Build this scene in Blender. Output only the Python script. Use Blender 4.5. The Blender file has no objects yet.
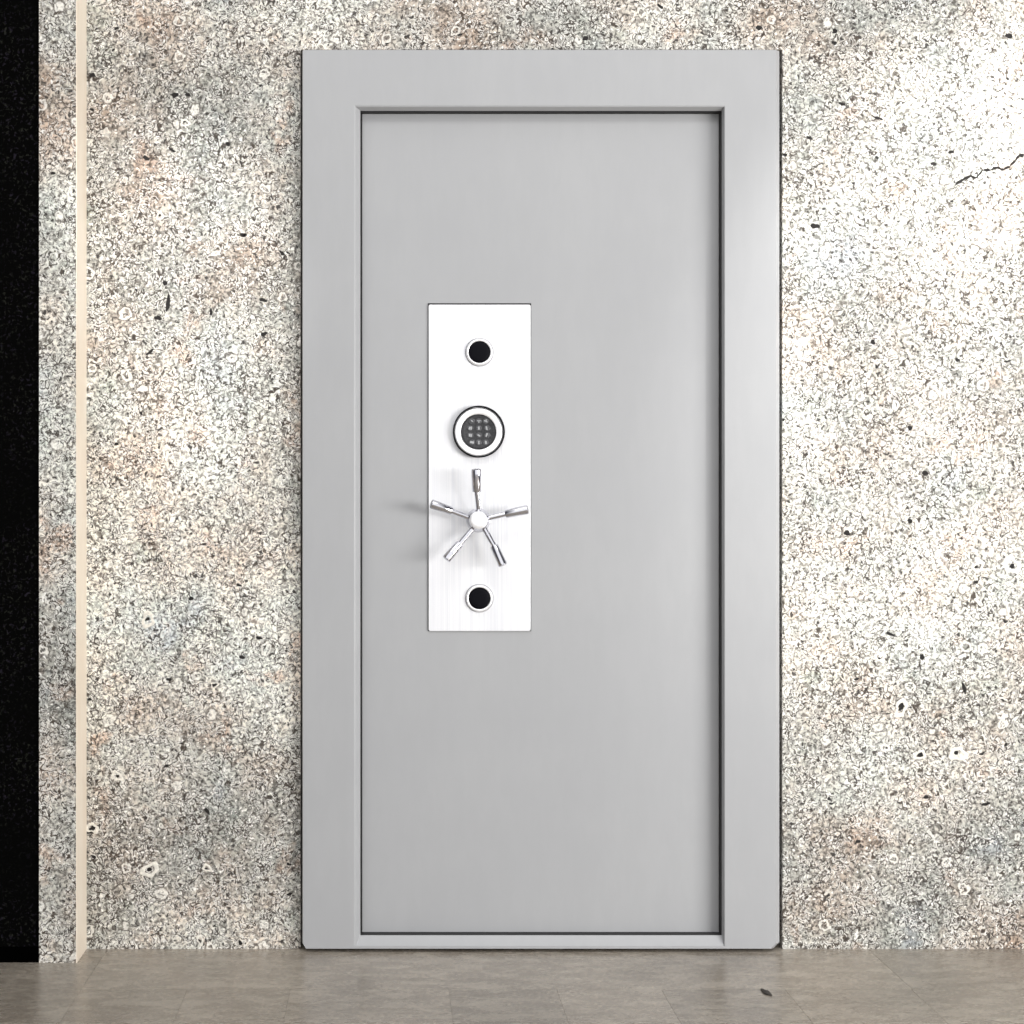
import bpy, bmesh, math, random
from mathutils import Vector, Matrix
random.seed(7)
C = bpy.context.scene.collection
F = 1680.0            # focal length in pixels of a 1024 px frame
D = 4.0               # camera to wall, metres
VX, VY = 390.0, 516.0 # where the camera's axis meets the frame
H = 433.0*D/F         # camera height

def at(px, py, Y=0.0):
    s = F/(D+Y)
    return Vector(((px-VX)/s, Y, H-(py-VY)/s))

# ------------------------------------------------------------------ nodes
class N:
    def __init__(s, name, rough=.5, metal=0.0, color=(.5,.5,.5), spec=.5):
        s.m = bpy.data.materials.new(name); s.m.use_nodes = True
        s.t = s.m.node_tree; s.b = s.t.nodes['Principled BSDF']
        s.b.inputs['Roughness'].default_value = rough
        s.b.inputs['Metallic'].default_value = metal
        s.b.inputs['Base Color'].default_value = (*color, 1)
        s.b.inputs['Specular IOR Level'].default_value = spec
    def new(s, kind, **kw):
        n = s.t.nodes.new(kind)
        for k, v in kw.items(): setattr(n, k, v)
        return n
    def put(s, sock, v):
        if hasattr(v, 'is_output') or isinstance(v, bpy.types.NodeSocket): s.t.links.new(v, sock)
        elif isinstance(v, (tuple, list)) and len(v) == 3 and sock.type == 'RGBA': sock.default_value = (*v, 1)
        else: sock.default_value = v
    def pos(s):
        return s.new('ShaderNodeNewGeometry').outputs['Position']
    def math(s, op, a, b=0.0, c=0.0, clamp=False):
        n = s.new('ShaderNodeMath', operation=op, use_clamp=clamp)
        s.put(n.inputs[0], a); s.put(n.inputs[1], b)
        if op in ('MULTIPLY_ADD', 'COMPARE', 'SMOOTH_MIN', 'SMOOTH_MAX'): s.put(n.inputs[2], c)
        return n.outputs[0]
    def vec(s, op, a, b=(0,0,0), scale=None):
        n = s.new('ShaderNodeVectorMath', operation=op)
        s.put(n.inputs[0], a); s.put(n.inputs[1], b)
        if scale is not None: s.put(n.inputs['Scale'], scale)
        return n.outputs['Value'] if op in ('DISTANCE','LENGTH') else n.outputs[0]
    def noise(s, v, scale, detail=2, rough=.5, dist=0.0, out='Fac'):
        n = s.new('ShaderNodeTexNoise')
        s.put(n.inputs['Vector'], v); n.inputs['Scale'].default_value = scale
        n.inputs['Detail'].default_value = detail; n.inputs['Roughness'].default_value = rough
        n.inputs['Distortion'].default_value = dist
        return n.outputs[out]
    def voro(s, v, scale, feature='F1', rnd=1.0):
        n = s.new('ShaderNodeTexVoronoi', feature=feature)
        s.put(n.inputs['Vector'], v); n.inputs['Scale'].default_value = scale
        n.inputs['Randomness'].default_value = rnd
        return n
    def rng(s, v, a, b, c=0.0, d=1.0):
        n = s.new('ShaderNodeMapRange', interpolation_type='SMOOTHSTEP')
        s.put(n.inputs['Value'], v)
        for k, x in (('From Min',a),('From Max',b),('To Min',c),('To Max',d)): n.inputs[k].default_value = x
        return n.outputs[0]
    def mix(s, f, a, b, mode='MIX'):
        n = s.new('ShaderNodeMix', data_type='RGBA', blend_type=mode)
        s.put(n.inputs[0], f); s.put(n.inputs[6], a); s.put(n.inputs[7], b)
        return n.outputs[2]
    def map(s, v, scale=(1,1,1), loc=(0,0,0), rot=(0,0,0)):
        n = s.new('ShaderNodeMapping'); s.put(n.inputs['Vector'], v)
        n.inputs['Scale'].default_value = scale; n.inputs['Location'].default_value = loc
        n.inputs['Rotation'].default_value = rot
        return n.outputs[0]
    def ramp(s, f, stops, interp='LINEAR'):
        n = s.new('ShaderNodeValToRGB'); n.color_ramp.interpolation = interp
        e = n.color_ramp.elements
        while len(e) < len(stops): e.new(.5)
        for el, (p, c) in zip(e, stops): el.position = p; el.color = (*c, 1) if len(c) == 3 else c
        s.put(n.inputs[0], f); return n.outputs[0]
    def color(s, v): s.put(s.b.inputs['Base Color'], v)
    def rough(s, v): s.put(s.b.inputs['Roughness'], v)
    def bump(s, h, strength=.5, dist=.002):
        n = s.new('ShaderNodeBump'); n.inputs['Strength'].default_value = strength
        n.inputs['Distance'].default_value = dist; s.put(n.inputs['Height'], h)
        s.t.links.new(n.outputs[0], s.b.inputs['Normal'])

# pores and short cracks that can be singled out on the stone: px, py, length px, width px, tilt
PITS = [(165,283,4,5,0),(168,303,15,4,100),(158,318,7,4,20),(243,235,5,4,0),(282,253,6,3,35),(211,312,6,3,90),
        (263,300,8,3,10),(150,352,9,2.5,-35),(264,334,6,4,-15),(91,830,11,4,-35),(207,811,8,3,45),(259,638,6,3,20),
        (815,226,5,8,100),(873,342,5,4,20),(1009,36,8,4,15),(951,152,6,3,-20),(835,31,5,4,0),(878,118,9,2.5,20),
        (901,705,5,8,90),(922,657,6,4,60),(920,754,6,4,30),(964,688,12,3,70),(847,533,6,5,80),(910,428,5,4,0),
        (910,521,5,4,0),(925,473,5,5,0),(188,95,5,3,30),(175,95,6,5,0),(890,634,8,3,25),(986,804,9,2.5,-10),
        (228,144,4,4,0),(245,235,4,3,0),(172,150,7,2.5,30),(146,158,6,4,40),(926,797,4,4,0),(842,104,6,3,20)]
RINGS = [(901,708,10,15),(185,123,7,7),(958,754,13,13),(150,870,12,14),(148,620,11,13),(978,567,9,10),(1012,565,14,14),
         (92,828,9,10),(885,748,7,7),(207,868,7,7),(920,755,8,9),(160,216,6,7),(880,657,8,8),(117,776,9,8),(200,940,8,6)]

def stone(name, offset=(0,0,0), tone=1.0):
    n = N(name, rough=.62, spec=.3)
    P0 = n.pos()
    P = n.vec('ADD', P0, offset)
    w = n.noise(P, 22, 2, .5, out='Color')
    W = n.vec('ADD', P, n.vec('SCALE', n.vec('SUBTRACT', w, (.5,.5,.5)), scale=.022))
    W2 = n.vec('ADD', W, n.vec('SCALE', n.vec('SUBTRACT', n.noise(P, 75, 1, .5, out='Color'), (.5,.5,.5)), scale=.010))
    # broad clouds of colour in the slab; lightness noise offset to follow wall lighting
    lit_zone = n.noise(n.vec('ADD', P, (15.07,0,23.21)), 1.35, 3, .55)
    hue = n.noise(n.vec('ADD', P, (3.1,0,7.7)), 4.2, 4, .6)
    base = n.ramp(hue, [(.27,(.47,.51,.57)),(.40,(.58,.60,.56)),(.50,(.67,.65,.59)),(.60,(.68,.60,.52)),(.72,(.52,.39,.30))])
    hue2 = n.noise(n.vec('ADD', P, (9.3,0,1.2)), 9, 3, .6)
    base = n.mix(n.rng(hue2,.56,.72,0,.7), base, (.46,.50,.44))
    base = n.mix(n.rng(hue2,.43,.31,0,.8), base, (.62,.46,.36))
    # grains
    gr = n.voro(W, 95)
    g1 = n.rng(n.noise(W2, 120, 2, .6), .34, .66)
    base = n.mix(1.0, base, n.ramp(g1, [(0,(.34,.33,.32)),(.45,(.85,.85,.85)),(1,(1.40,1.39,1.35))]), 'MULTIPLY')
    # curly dark veins between grains, each with a pale rim
    def curl2(v, scale, width, det=1):
        x = n.math('ABSOLUTE', n.math('SUBTRACT', n.noise(v, scale, det, .5), .5))
        return n.rng(x, width, width*.2), n.math('MULTIPLY', n.rng(x, width*.9, width*1.4), n.rng(x, width*3.2, width*1.8))
    def curl(v, scale, width, det=1):
        x = n.noise(v, scale, det, .5)
        return n.rng(n.math('ABSOLUTE', n.math('SUBTRACT', x, .5)), width, width*.15)
    zone = n.noise(n.vec('ADD', P, (5.5,0,2.2)), 5.5, 3, .6)
    zone2 = n.noise(n.vec('ADD', P, (1.5,0,8.2)), 17, 3, .6)
    mA = n.rng(n.noise(P, 21, 3), .47, .58); mB = n.rng(zone2, .45, .58)
    dA, hA = curl2(W2, 46, .034); dB, hB = curl2(n.vec('ADD', W2, (4,4,4)), 84, .046)
    cA = n.math('MULTIPLY', dA, mA); cB = n.math('MULTIPLY', dB, mB)
    halo = n.math('MAXIMUM', n.math('MULTIPLY', hA, mA), n.math('MULTIPLY', hB, mB))
    cC = n.rng(n.voro(W2, 58, 'DISTANCE_TO_EDGE').outputs['Distance'], .10, .02)
    cC = n.math('MULTIPLY', cC, n.rng(zone, .40, .60))
    cC = n.math('MULTIPLY', cC, n.rng(n.noise(P, 50, 2), .42, .56))
    dark = n.math('MAXIMUM', cA, n.math('MAXIMUM', cB, cC))
    # painted light
    L = n.rng(lit_zone, .36, .66, .68*tone, 1.45*tone)
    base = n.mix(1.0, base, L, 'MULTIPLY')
    base = n.mix(1.0, base, (.80,.80,.80), 'MULTIPLY')
    base = n.mix(n.math('MULTIPLY', halo, .60), base, (.90*tone,.885*tone,.84*tone))
    base = n.mix(n.math('MULTIPLY', dark, .95), base, n.mix(hue, (.020,.018,.015), (.060,.036,.022)))
    # black and white specks
    sp = n.noise(n.vec('ADD', W2, (2,2,2)), 150, 1, .5)
    base = n.mix(n.math('MULTIPLY', n.rng(sp, .62, .67), .95), base, (.035,.03,.028))
    base = n.mix(n.math('MULTIPLY', n.rng(sp, .36, .28), .9), base, (.95*tone,.93*tone,.88*tone))
    # pebble-like pale chips with dark rims
    ch = n.voro(W2, 24)
    rid = n.new('ShaderNodeSeparateColor'); n.put(rid.inputs[0], ch.outputs['Color'])
    pick = n.rng(rid.outputs[0], .72, .74)
    size = n.math('MULTIPLY_ADD', rid.outputs[1], .22, .10)
    rr = n.math('DIVIDE', ch.outputs['Distance'], size)
    rr = n.math('ADD', rr, n.math('MULTIPLY', n.math('SUBTRACT', n.noise(P, 120, 1), .5), .9))
    ringw = n.math('MULTIPLY', n.math('MULTIPLY', n.rng(rr, .55, .75), n.rng(rr, 1.15, .95)), pick)
    ringd = n.math('MULTIPLY', n.math('MULTIPLY', n.rng(rr, 1.0, 1.2), n.rng(rr, 1.55, 1.3)), pick)
    base = n.mix(n.math('MULTIPLY', ringd, .6), base, (.10,.085,.07))
    base = n.mix(n.math('MULTIPLY', ringw, .6), base, (.92,.89,.82))
    pores = n.voro(n.vec('MULTIPLY', W2, (1,1,1.5)), 17)
    pid = n.new('ShaderNodeSeparateColor'); n.put(pid.inputs[0], pores.outputs['Color'])
    pm = n.math('LESS_THAN', pores.outputs['Distance'], n.math('MULTIPLY', n.math('SUBTRACT', pid.outputs[0], .35, clamp=True), .19))
    mask = pm
    base = n.mix(mask, base, (.012,.010,.009))
    n.color(base)
    hgt = n.math('SUBTRACT', n.math('MULTIPLY', g1, .5), n.math('ADD', n.math('MULTIPLY', dark, .5), mask))
    n.bump(hgt, .35, .0015)
    return n.m

def black_granite():
    n = N('black_granite', rough=.5, spec=.0); P = n.pos()
    W = n.vec('ADD', P, n.vec('SCALE', n.noise(P, 60, 2, out='Color'), scale=.02))
    a = n.noise(W, 130, 2, .6); z = n.noise(P, 5, 2)
    f = n.math('MULTIPLY', n.rng(a, .52, .74), n.rng(z, .38, .62, .25, 1))
    n.color(n.mix(f, (.0020,.0020,.0019), n.mix(n.rng(n.noise(P, 90, 1), .42, .58), (.019,.020,.016), (.016,.014,.020))))
    return n.m
def floor_tile():
    n = N('stone_floor_tile', rough=.24, spec=.55); P = n.pos()
    isl = n.new('ShaderNodeNewGeometry').outputs['Random Per Island']
    Q = n.vec('ADD', P, n.vec('SCALE', (1.0,1.7,0), scale=isl))
    s = n.map(Q, (1, 2.2, 1))
    a = n.noise(s, 11, 7, .7, .5); b = n.noise(s, 120, 3, .7); c = n.noise(P, 3.0, 3, .6)
    col = n.ramp(a, [(.32,(.195,.168,.138)),(.5,(.252,.222,.186)),(.66,(.335,.303,.258))])
    col = n.mix(1, col, n.ramp(b, [(.33,(.66,.66,.66)),(.5,(1,1,1)),(.64,(1.55,1.52,1.45))]), 'MULTIPLY')
    col = n.mix(1, col, n.ramp(c, [(.35,(.88,.88,.88)),(.65,(1.12,1.12,1.12))]), 'MULTIPLY')
    v = n.rng(isl, 0, 1, .93, 1.07)
    col = n.mix(1, col, v, 'MULTIPLY')
    sp = n.noise(n.map(P,(1,2.6,1)), 210, 2, .6)
    col = n.mix(n.math('MULTIPLY', n.rng(sp, .60, .68), .55), col, (.55,.52,.46))
    col = n.mix(n.math('MULTIPLY', n.rng(sp, .38, .30), .5), col, (.12,.10,.08))
    n.color(col); n.rough(n.rng(a, .3, .7, .20, .34)); n.bump(b, .25, .0008)
    return n.m
def paint():
    n = N('grey_painted_steel', rough=.42, spec=.4); P = n.pos()
    a = n.noise(P, 3.0, 4, .6); b = n.noise(n.map(P,(1,1,.25)), 40, 3, .6)
    col = n.mix(n.rng(a,.3,.7), (.358,.364,.375), (.374,.380,.389))
    col = n.mix(n.rng(b,.35,.65,0,.35), col, (.347,.352,.362))
    n.color(col); n.bump(n.noise(P, 900, 2), .04, .0004)
    return n.m
def brushed():
    n = N('brushed_steel', rough=.40, metal=.2, color=(.93,.935,.95)); P = n.pos()
    a = n.noise(n.map(P, (1,1,.008)), 210, 3, .7); b = n.noise(n.map(P,(1,1,.02)), 28, 2)
    col = n.mix(n.rng(a,.35,.65), (.72,.73,.76), (.83,.835,.85))
    col = n.mix(n.rng(b,.4,.6,0,.5), col, (.78,.785,.81))
    n.color(col); n.rough(n.rng(a,.3,.7,.30,.44)); n.bump(a, .05, .0003)
    return n.m
def cream():
    n = N('cream_stone', rough=.45, spec=.4); P = n.pos()
    a = n.noise(n.map(P,(1,1,.35)), 9, 4, .6)
    n.color(n.mix(n.rng(a,.35,.65), (.82,.71,.58), (.87,.78,.66))); return n.m
def keypad_mat():
    n = N('keypad_rubber', rough=.4, spec=.5); P = n.pos()
    n.color(n.mix(n.rng(n.noise(P, 420, 3),.4,.62), (.008,.008,.010), (.035,.036,.040))); return n.m
def plain(name, col, rough, metal=0, spec=.5, var=.06, sc=40):
    n = N(name, rough, metal, col, spec)
    a = n.noise(n.pos(), sc, 3)
    n.color(n.mix(n.rng(a,.35,.65), tuple(c*(1-var) for c in col), tuple(min(1,c*(1+var)) for c in col))); return n.m

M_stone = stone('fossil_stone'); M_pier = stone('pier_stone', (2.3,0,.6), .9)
M_pit = plain('dark_pit', (.012,.010,.009), .9, sc=200)
M_fossil = plain('pale_fossil', (.74,.71,.64), .6, sc=150, var=.12)
M_granite = black_granite(); M_floor = floor_tile(); M_paint = paint(); M_plate = brushed(); M_cream = cream()
M_grout = plain('grout', (.19,.167,.14), .8)
M_dark = plain('black_base_stone', (.0006,.0006,.0006), .6, 0, .0)
M_gap = plain('dark_gap_edge', (.02,.02,.021), .8)  # near-black colour stands in for shade in the leaf gap
M_ring_shadow = plain('grey_ring_shadow', (.30,.30,.32), .7)  # grey colour stands in for the shadow round each lock ring
M_chrome = plain('polished_chrome', (.66,.66,.70), .09, 1.0, var=.02)
M_satin = plain('satin_chrome', (.95,.95,.96), .30, .45, var=.01)
M_black = plain('black_lens', (.003,.003,.005), .6, 0, .08)
M_blackring = plain('black_anodised_metal', (.004,.004,.006), .5, 0, .12)
M_key = keypad_mat(); M_keytop = plain('grey_key_rubber', (.085,.086,.092), .6, 0, .3, sc=500, var=.6)
M_mark = plain('light_grey_key_print', (.36,.37,.38), .6)
M_chip = plain('dark_grit', (.035,.03,.026), .8)

# ------------------------------------------------------------------ meshes
def finish(name, bm, mat, parent=None, smooth=False, bevel=0, seg=2, subs=0):
    bmesh.ops.recalc_face_normals(bm, faces=bm.faces[:])
    me = bpy.data.meshes.new(name); bm.to_mesh(me); bm.free()
    o = bpy.data.objects.new(name, me); C.objects.link(o)
    me.materials.append(mat)
    if smooth:
        me.polygons.foreach_set('use_smooth', [True]*len(me.polygons))
    if bevel:
        b = o.modifiers.new('bevel', 'BEVEL'); b.width = bevel; b.segments = seg; b.limit_method = 'ANGLE'
    if parent:
        o.parent = parent
        o.matrix_parent_inverse = Matrix.Translation(-Vector(parent_world(parent)))
    return o
def parent_world(p):
    v = Vector(p.location)
    return v
def box(bm, x0, x1, y0, y1, z0, z1):
    v = [bm.verts.new((x, y, z)) for x in (x0, x1) for y in (y0, y1) for z in (z0, z1)]
    for f in ((0,1,3,2),(4,6,7,5),(0,4,5,1),(2,3,7,6),(0,2,6,4),(1,5,7,3)): bm.faces.new([v[i] for i in f])
def struct(o): o['kind'] = 'structure'; return o
def frame_for(d):
    d = d.normalized(); a = Vector((0,0,1)) if abs(d.z) < .9 else Vector((1,0,0))
    u = d.cross(a).normalized(); return d, u, d.cross(u)
def lathe(bm, p, d, prof, seg=48):
    """prof: (distance along d, radius) pairs"""
    d, u, w = frame_for(d); rings = []
    for t, r in prof:
        if r < 1e-6: rings.append([bm.verts.new(p+d*t)])
        else: rings.append([bm.verts.new(p+d*t+(u*math.cos(2*math.pi*k/seg)+w*math.sin(2*math.pi*k/seg))*r) for k in range(seg)])
    for a, b in zip(rings, rings[1:]):
        for k in range(seg):
            j = (k+1) % seg
            if len(a) == 1 and len(b) == 1: continue
            if len(a) == 1: bm.faces.new((a[0], b[k], b[j]))
            elif len(b) == 1: bm.faces.new((a[k], a[j], b[0]))
            else: bm.faces.new((a[k], a[j], b[j], b[k]))
def smooth_by_angle(o, ang=35):
    me = o.data
    me.polygons.foreach_set('use_smooth', [True]*len(me.polygons))
    bm = bmesh.new(); bm.from_mesh(me)
    for e in bm.edges:
        if len(e.link_faces) == 2 and e.calc_face_angle(0) > math.radians(ang): e.smooth = False
    bm.to_mesh(me); bm.free(); return o
def empty(name, loc, label, cat):
    o = bpy.data.objects.new(name, None); C.objects.link(o); o.location = loc
    o.empty_display_size = .1; o['label'] = label; o['category'] = cat; return o

# ------------------------------------------------------------------ setting
FY = -.030                                     # front plane of the door frame
fo = [at(302,51,FY+.015), at(779.5,950.2,FY+.015)]       # outer corners of the frame
FL, FT, FR, FB = fo[0].x, fo[0].z, fo[1].x, .0055
gap = .0042
XL, XR, ZT = -3.2, 4.2, 3.2
PX0, PX1, PY = (39-390)/433.55, (76.8-390)/433.55, -.125

bm = bmesh.new()
xs = [PX0, FL-gap, FR+.0105, XR]
box(bm, xs[0], xs[1], 0, .25, 0, ZT)
box(bm, xs[2], xs[3], 0, .25, 0, ZT)
box(bm, xs[1], xs[2], 0, .25, FT+.0075, ZT)
n0 = len(bm.faces); box(bm, xs[1], xs[2], .112, .25, 0, FT+.0075)
for f in list(bm.faces)[n0:]: f.material_index = 1  # backing slab coloured dark so the gap round the frame reads as shade
def blob(bm, x, y, rx, ry, ang, thick, mi, jit=.28, inner=0):
    # irregular inlay let into the face of the slab
    c = at(x, y); n_ = 18; ph = [random.uniform(0, 6.3) for _ in range(3)]; ca, sa = math.cos(math.radians(ang)), math.sin(math.radians(ang))
    def ring(k, Y):
        out = []
        for i in range(n_):
            t = 2*math.pi*i/n_
            r = 1+jit*(.5*math.sin(2*t+ph[0])+.35*math.sin(3*t+ph[1])+.3*math.sin(5*t+ph[2]))
            u, v = rx*k*r*math.cos(t), ry*k*r*math.sin(t)
            out.append(bm.verts.new((c.x+(u*ca+v*sa)/420, Y, c.z+(v*ca-u*sa)/420)))
        return out
    rs = [ring(1, .001), ring(1, -thick*.3), ring(.9, -thick)]
    if inner: rs += [ring(inner, -thick), ring(inner*.9, .001)]
    for p, q in zip(rs, rs[1:]):
        for i in range(n_):
            f = bm.faces.new((p[i], p[(i+1)%n_], q[(i+1)%n_], q[i])); f.material_index = mi
    if not inner:
        f = bm.faces.new(rs[-1]); f.material_index = mi
for (x, y, l, wd, a) in PITS:
    blob(bm, x, y, l*.55, wd*.55, a, .0004, 1)
for (x, y, rx, ry) in RINGS:
    blob(bm, x, y, rx*.62, ry*.62, random.uniform(0,90), .0009, 2, .35, .55)
    blob(bm, x+random.uniform(-2,2), y+random.uniform(-2,2), rx*.16, ry*.2, 60, .0005, 1)
pts = [(956,184),(964,179),(970,176),(976,178),(983,170),(991,170),(997,167),(1003,170),(1010,166),(1016,160),(1019,155),(1024,156)]
for p, q in zip(pts, pts[1:]):
    dx, dy = q[0]-p[0], q[1]-p[1]; L_ = math.hypot(dx, dy)
    blob(bm, (p[0]+q[0])/2, (p[1]+q[1])/2, L_*.55, random.uniform(.7,1.8), math.degrees(math.atan2(dy, dx)), .0004, 1, .3)
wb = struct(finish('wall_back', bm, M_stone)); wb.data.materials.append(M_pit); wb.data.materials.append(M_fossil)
bm = bmesh.new(); box(bm, PX0, PX1-.002, PY, -.0005, 0, ZT)
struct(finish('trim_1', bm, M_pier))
bm = bmesh.new(); box(bm, PX1-.0018, PX1+.0002, PY, -.0005, 0, ZT)
struct(finish('trim_2', bm, M_cream))
bm = bmesh.new(); box(bm, XL, PX0-.0006, PY+.007, .25, .036, ZT)
struct(finish('wall_left', bm, M_granite))
bm = bmesh.new(); box(bm, XL, PX0-.0006, PY+.004, .24, 0, .0355)
struct(finish('baseboard_left', bm, M_dark))

# floor: grout bed with stone tiles let into it
bm = bmesh.new(); box(bm, XL, XR, -6.5, .25, -.06, -.0012)
fl = struct(finish('floor', bm, M_grout))
bm = bmesh.new()
Y1 = -(D-F*H/473.5)
rows = [(0.25, Y1, [-3.2,-2.9,-2.45,-2.0,-1.55,-1.12,-.672,1.138,1.60,1.95,2.4,2.85,3.3,3.75,4.2])]
front = [-3.2,-2.74,-2.28,-1.82,-1.36,-.90,-.672,-.441,-.217,.128,.363,.591,.86,1.135,1.40,1.65,1.9,2.36,2.82,3.28,3.74,4.2]
y = Y1; k = 0
while y > -6.4:
    y2 = max(y-.46, -6.5)
    rows.append((y, y2, front if k == 0 else [-3.2+.23*(k%2)+.46*j for j in range(17)])); y = y2; k += 1
g = .0003
for (ya, yb, js) in rows:
    for a, b in zip(js, js[1:]):
        box(bm, a+g, b-g, yb+g, ya-g, -.0012, 0)
t = struct(finish('floor_tiles', bm, M_floor)); t.name = 'floor.001'

# small dark fleck of grit on the floor
c = at(766.5, 993, 0)
yy = -(D-F*H/(993-VY)); s = F/(D+yy); cx = (766.5-VX)/s
bm = bmesh.new(); bmesh.ops.create_icosphere(bm, subdivisions=2, radius=1)
for v in bm.verts:
    q = v.co.copy(); k = 1+.3*math.sin(q.x*5+1)*math.cos(q.y*4)
    v.co = Vector((q.x*.0085*k, q.y*.022*k - q.x*.012, q.z*.0022*k+.0020))
gr = finish('floor_grit', bm, M_chip, smooth=True); gr.location = (cx, yy, 0)
gr['label'] = 'tiny dark fleck of grit lying on the grey-brown floor tiles'; gr['category'] = 'grit'

# ------------------------------------------------------------------ door frame
def frame_loop(bm, L, R, T, B, y, c=.0004, cb=None):
    cb = c if cb is None else cb
    pts = [(L,B+cb),(L,T-c),(L+c,T),(R-c,T),(R,T-c),(R,B+cb),(R-cb,B),(L+cb*.6,B)]
    return [bm.verts.new((x, y, z)) for x, z in pts]
def px(x, y, Y): p = at(x, y, Y); return p.x, p.z
vd = fr = empty('vault_door_set', ((FL+FR)/2, 0, 0), 'light grey steel vault door in its wide frame, with white lock plate and five-spoke handle', 'vault door')
bm = bmesh.new()
iy = -.014
l5, z5 = px(354, 105, FY); r5, b5 = px(724.8, 946, FY)
l6, z6 = px(360.3, 110.8, iy); r6, b6 = px(721.8, 935.3, iy)
loops = [frame_loop(bm, FL, FR, FT, FB, .11, .0004, .014),
         frame_loop(bm, FL, FR, FT, FB, FY+.017, .0004, .014),
         frame_loop(bm, FL+.0030, FR-.0115, FT-.0016, FB+.0030, FY, .0004, .012),
         frame_loop(bm, l5, r5, z5, b5, FY, .0004),
         frame_loop(bm, l5+.0035, r5-.001, z5-.0035, b5-.002, FY+.0012, .0004),
         frame_loop(bm, l6, r6, z6, b6, iy, .0004),
         frame_loop(bm, l6, r6, z6, b6, .11, .0004)]
loops.append(loops[0])
for a, b in zip(loops, loops[1:]):
    for k in range(8):
        j = (k+1) % 8
        bm.faces.new((a[k], a[j], b[j], b[k]))
finish('door_frame', bm, M_paint, fr)
# dark strip added between casing and leaf, standing in for shade
bm = bmesh.new()
sl = [frame_loop(bm, l6+.0002, r6-.0002, z6-.0002, b6+.0002, -.0125), frame_loop(bm, l6+.0002, r6-.0002, z6-.0002, b6+.0002, .070),
      frame_loop(bm, l6+.0018, r6-.0018, z6-.0018, b6+.0018, .070), frame_loop(bm, l6+.0014, r6-.0014, z6-.0014, b6+.0014, -.0125)]
sl.append(sl[0])
for a, b in zip(sl, sl[1:]):
    for k in range(8):
        j = (k+1) % 8; bm.faces.new((a[k], a[j], b[j], b[k]))
finish('gap_shade', bm, M_gap, fr)['label'] = 'dark strip standing in for gap shade'

# ------------------------------------------------------------------ vault door
LY = .012                                     # face of the leaf
a = at(361.7, 112.8, LY); b = at(719.2, 932.6, LY)
bm = bmesh.new(); box(bm, a.x, b.x, LY, .060, b.z, a.z)
finish('door_leaf', bm, M_paint, vd, bevel=.0022, seg=3)
# lock plate
TH = .005; QY = LY-TH                          # plate front
a = at(428.6, 304.6, QY); b = at(530.6, 631.0, QY)
bm = bmesh.new(); box(bm, a.x-.0016, b.x+.0016, LY-.0018, LY-.0001, b.z-.0004, a.z+.0036)
finish('plate_edge', bm, M_gap, vd)['label'] = 'thin dark edge behind the lock plate'  # larger near-black sheet added for the thin dark line round the plate
bm = bmesh.new(); box(bm, a.x, b.x, QY, LY-.0018, b.z, a.z)
bmesh.ops.bevel(bm, geom=[e for e in bm.edges if abs((e.verts[0].co-e.verts[1].co).y) > .001], offset=.002, segments=3, affect='EDGES')
pl = finish('lock_plate', bm, M_plate, vd, bevel=.0006, seg=2); pl['label'] = 'tall white brushed steel plate'
front = Vector((0,-1,0)); R = 1/421.5
# two key cylinders
for (x, y, lab) in ((480, 351.8, 'upper'), (480, 598.0, 'lower')):
    p = at(x-.6, y+.3, QY-.004); p.y = QY
    bm = bmesh.new()
    lathe(bm, p, front, [(0,13.4*R),(.0030,13.6*R),(.0058,13.2*R),(.0076,12.5*R),(.0078,11.8*R),(.0066,11.1*R),(.003,11.0*R),(.001,10.9*R),(0,10.9*R)])
    gb = bmesh.new(); lathe(gb, p, front, [(0,14.3*R),(.0006,14.3*R),(.0006,13.3*R),(0,13.3*R)])  # thin flat ring, painted shadow outline
    rg = smooth_by_angle(finish('lock_ring', bm, M_satin, vd), 50)
    bm = bmesh.new()
    lathe(bm, p, front, [(0,10.8*R),(.0045,10.8*R),(.0056,10.2*R),(.0062,6*R),(.0064,0)])
    ls = smooth_by_angle(finish('black_insert', bm, M_black, vd), 50)
    ls.parent = rg
    gv = finish('ring_shadow', gb, M_ring_shadow, vd); gv.parent = rg; gv.matrix_parent_inverse = Matrix.Identity(4); gv['label'] = 'thin grey shadow outline'
    ls.matrix_parent_inverse = Matrix.Identity(4)
    rg['label'] = lab + ' white lock ring'; ls['label'] = 'black round insert'
# round keypad
p = at(478.9, 431.6, QY-.014); p.y = QY
kp_rim = None
bm = bmesh.new()
lathe(bm, p, front, [(0,25.9*R),(.013,26.1*R),(.0155,25.9*R),(.0160,25.4*R),(.0156,24.9*R),(.0100,24.7*R),(.0,24.7*R)], 72)
kp = smooth_by_angle(finish('keypad_housing', bm, M_blackring, vd), 50); kp['label'] = 'round lock housing with thin black rim'
def sub(o, par, lab=None):
    o.parent = par; o.matrix_parent_inverse = Matrix.Identity(4)
    if lab: o['label'] = lab
    return o
bm = bmesh.new()
lathe(bm, p+Vector((-.5*R,0,-.4*R)), front, [(0,23.9*R),(.0125,23.9*R),(.0142,23.4*R),(.0146,22.6*R),(.0146,18.4*R),(.0138,17.9*R),(.008,17.7*R),(0,17.7*R)], 72)
sub(smooth_by_angle(finish('bezel', bm, M_satin, vd), 50), kp, 'broad white ring')
bm = bmesh.new()
lathe(bm, p, front, [(0,17.6*R),(.0088,17.6*R),(.0100,17.0*R),(.0104,15.8*R),(.0100,15.2*R),(.0094,0)], 56)
sub(smooth_by_angle(finish('keypad', bm, M_key, vd), 50), kp, 'black round key field')
kc = p + front*.0096
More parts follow.
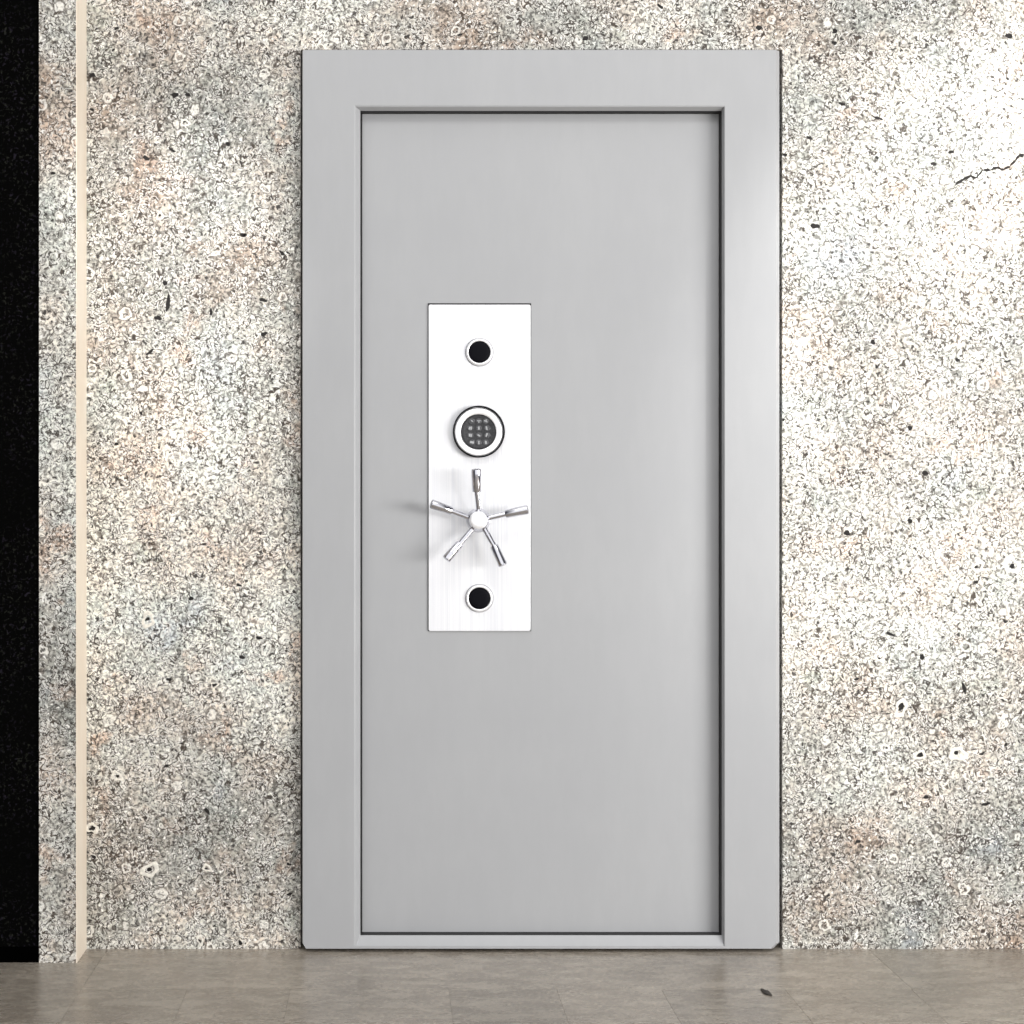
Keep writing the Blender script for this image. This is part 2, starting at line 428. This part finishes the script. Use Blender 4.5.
for r_ in range(4):
    for c_ in range(3):
        dx, dz = (c_-1)*8.6, (1.5-r_)*7.1
        if r_ in (0,3): dx *= .80
        bm = bmesh.new()
        q = kc + Vector((dx*R, 0, dz*R))
        lathe(bm, q, front, [(0,3.3*R),(.0016,3.1*R),(.0021,2.3*R),(.0021,0)], 16)
        for v in bm.verts: v.co.z = q.z+(v.co.z-q.z)*.86
        sub(smooth_by_angle(finish('key', bm, M_keytop, vd), 40), kp)
# illegible printed glyphs on the keys
glyph = {0:[(0,0,1.2,.5,30)],1:[(0,.4,1.6,.5,0),(0,-.5,.5,1.2,0)],2:[(0,-.2,1.7,.6,25),(.5,.6,.6,1,0)],
         3:[(-.8,0,.7,1.4,15),(.9,0,.7,1.6,0)],4:[(0,0,.7,1.6,0)],5:[(-.8,0,.7,1.9,-15)],
         6:[(-.8,0,.7,1.4,0),(.9,-.2,.7,1.5,0)],7:[(0,-.2,1.5,.7,30)],8:[(-.8,.2,.7,1.9,20)],
         9:[(0,0,1.9,1.1,10)],10:[(0,-.3,.6,1.7,0)],11:[(0,.6,.9,.8,0),(.3,-.8,.9,.7,0)]}
bm = bmesh.new()
for k, bars in glyph.items():
    r_, c_ = divmod(k, 3); dx, dz = (c_-1)*8.6, (1.5-r_)*7.1
    if r_ in (0,3): dx *= .80
    for (bx, bz, w, h, an) in bars:
        t0 = len(bm.verts)
        q = kc + Vector(((dx+bx)*R, 0, (dz+bz)*R))
        before = set(bm.verts)
        box(bm, -w*R*1.05, w*R*1.05, -.00245, -.00205, -h*R*1.0, h*R*1.0)
        rot = Matrix.Rotation(math.radians(an), 4, 'Y')
        for v in bm.verts:
            if v not in before: v.co = rot @ v.co + q
sub(finish('key_print', bm, M_mark, vd), kp, 'pale grey key markings')

# five-spoke handle
hub_c = at(478.4, 520.3, -.045)
hp = Vector((hub_c.x, QY, hub_c.z))
bm = bmesh.new()
lathe(bm, hp, front, [(0,9.5*R),(.003,9.5*R),(.005,8.2*R),(.006,6*R),(.030,5.6*R),(.036,9.5*R),(.039,11.2*R),(.046,12.2*R),(.049,12.0*R),(.0550,9.3*R),(.0565,9.0*R),(.0565,8.7*R)], 48)
hub = smooth_by_angle(finish('handle_hub', bm, M_chrome, vd), 40); hub['label'] = 'chrome hub of the five-spoke handle'
bm = bmesh.new()
lathe(bm, hp, front, [(.0560,8.8*R),(.0605,8.7*R),(.0618,8.1*R),(.0620,4*R),(.0620,0)], 40)
sub(smooth_by_angle(finish('hub_cap', bm, M_satin, vd), 60), hub, 'round white hub cap')
ends = [((479,508.8),(476.9,491.7),(476.4,468.8)), ((489.3,517.7),(505.7,514.0),(528.2,509.2)),
        ((485,529.5),(494.1,545.7),(503.2,565.8)), ((471.2,530.5),(459.9,543.7),(446.0,559.6)),
        ((467.4,516.8),(451.7,511.0),(431.0,503.6))]
y0, y1, y2 = QY-.046, QY-.052, QY-.060
for k, (a, b, c) in enumerate(ends):
    A, B, E = at(*a, y0), at(*b, y1), at(*c, y2)
    d = (E-B); L = d.length; dn = d.normalized()
    bm = bmesh.new()
    A2 = A-(B-A).normalized()*.010
    lathe(bm, A2, B-A2, [(0,2.9*R),((B-A2).length+.001,2.6*R)], 20)
    sp = smooth_by_angle(finish('spoke', bm, M_chrome, vd), 40)
    bm = bmesh.new(); r = (5.2 if k == 0 else 4.7)*R
    lathe(bm, B, dn, [(-.001,0),(-.001,2.9*R),(0,r*.84),(.0015,r*.90),(L*.5,r*.95),(L-.005,r),(L-.0015,r*.94),(L,r*.72),(L,0)], 28)
    sub(smooth_by_angle(finish('grip', bm, M_chrome, vd), 40), sp)

# ------------------------------------------------------------------ light
w = bpy.data.worlds.new('world'); bpy.context.scene.world = w; w.use_nodes = True
wt = w.node_tree; bg = wt.nodes['Background']
tc = wt.nodes.new('ShaderNodeTexCoord'); sx = wt.nodes.new('ShaderNodeSeparateXYZ'); wt.links.new(tc.outputs['Generated'], sx.inputs[0])
ab = wt.nodes.new('ShaderNodeMath'); ab.operation = 'ABSOLUTE'; wt.links.new(sx.outputs[0], ab.inputs[0])
mr = wt.nodes.new('ShaderNodeValToRGB'); wt.links.new(ab.outputs[0], mr.inputs[0])
e = mr.color_ramp.elements
e[0].position = .38; e[0].color = (1.0,1.0,1.01,1)
e[1].position = .64; e[1].color = (.07,.07,.08,1)
wt.links.new(mr.outputs[0], bg.inputs[0]); bg.inputs[1].default_value = 1.04

def area(name, loc, tgt, sx_, sy_, power, col=(1,1,1)):
    l = bpy.data.lights.new(name, 'AREA'); l.shape = 'RECTANGLE'; l.size = sx_; l.size_y = sy_
    l.energy = power; l.color = col
    o = bpy.data.objects.new(name, l); C.objects.link(o); o.location = loc
    o.rotation_euler = (Vector(tgt)-Vector(loc)).to_track_quat('-Z', 'Y').to_euler(); return o
area('key_light', (4.2,-3.7,1.10), (.1,0,.8), 3.0, 1.0, 205, (1,.985,.965))  # added unseen area key from the right, throws the handle shadows leftward
area('ceiling_light', (.3,-2.4,3.6), (.4,0,1.2), 3.0, .5, 20, (1,.98,.95))
def spot(name, loc, tgt, ang, power, blend=.8):
    l = bpy.data.lights.new(name, 'SPOT'); l.spot_size = math.radians(ang); l.spot_blend = blend
    l.energy = power; l.shadow_soft_size = .06; l.color = (1,.985,.96)
    o = bpy.data.objects.new(name, l); C.objects.link(o); o.location = loc
    o.rotation_euler = (Vector(tgt)-Vector(loc)).to_track_quat('-Z', 'Y').to_euler(); return o
spot('wall_washer', (1.75,-1.1,2.95), (1.36,0,1.60), 40, 135)
spot('wall_washer', (-.56,-1.1,2.95), (-.50,0,1.60), 21, 115)

cam = bpy.data.cameras.new('camera'); co = bpy.data.objects.new('camera', cam); C.objects.link(co)
co.location = (0, -D, H); co.rotation_euler = (math.pi/2, 0, 0)
cam.sensor_width = 36; cam.lens = F*36/1024
cam.shift_x = (512-VX)/1024; cam.shift_y = (VY-512)/1024
cam.clip_start = .05
S = bpy.context.scene; S.camera = co
S.view_settings.view_transform = 'Standard'; S.view_settings.look = 'None'
S.view_settings.exposure = .36; S.view_settings.gamma = 1; S.view_settings.use_curve_mapping = False
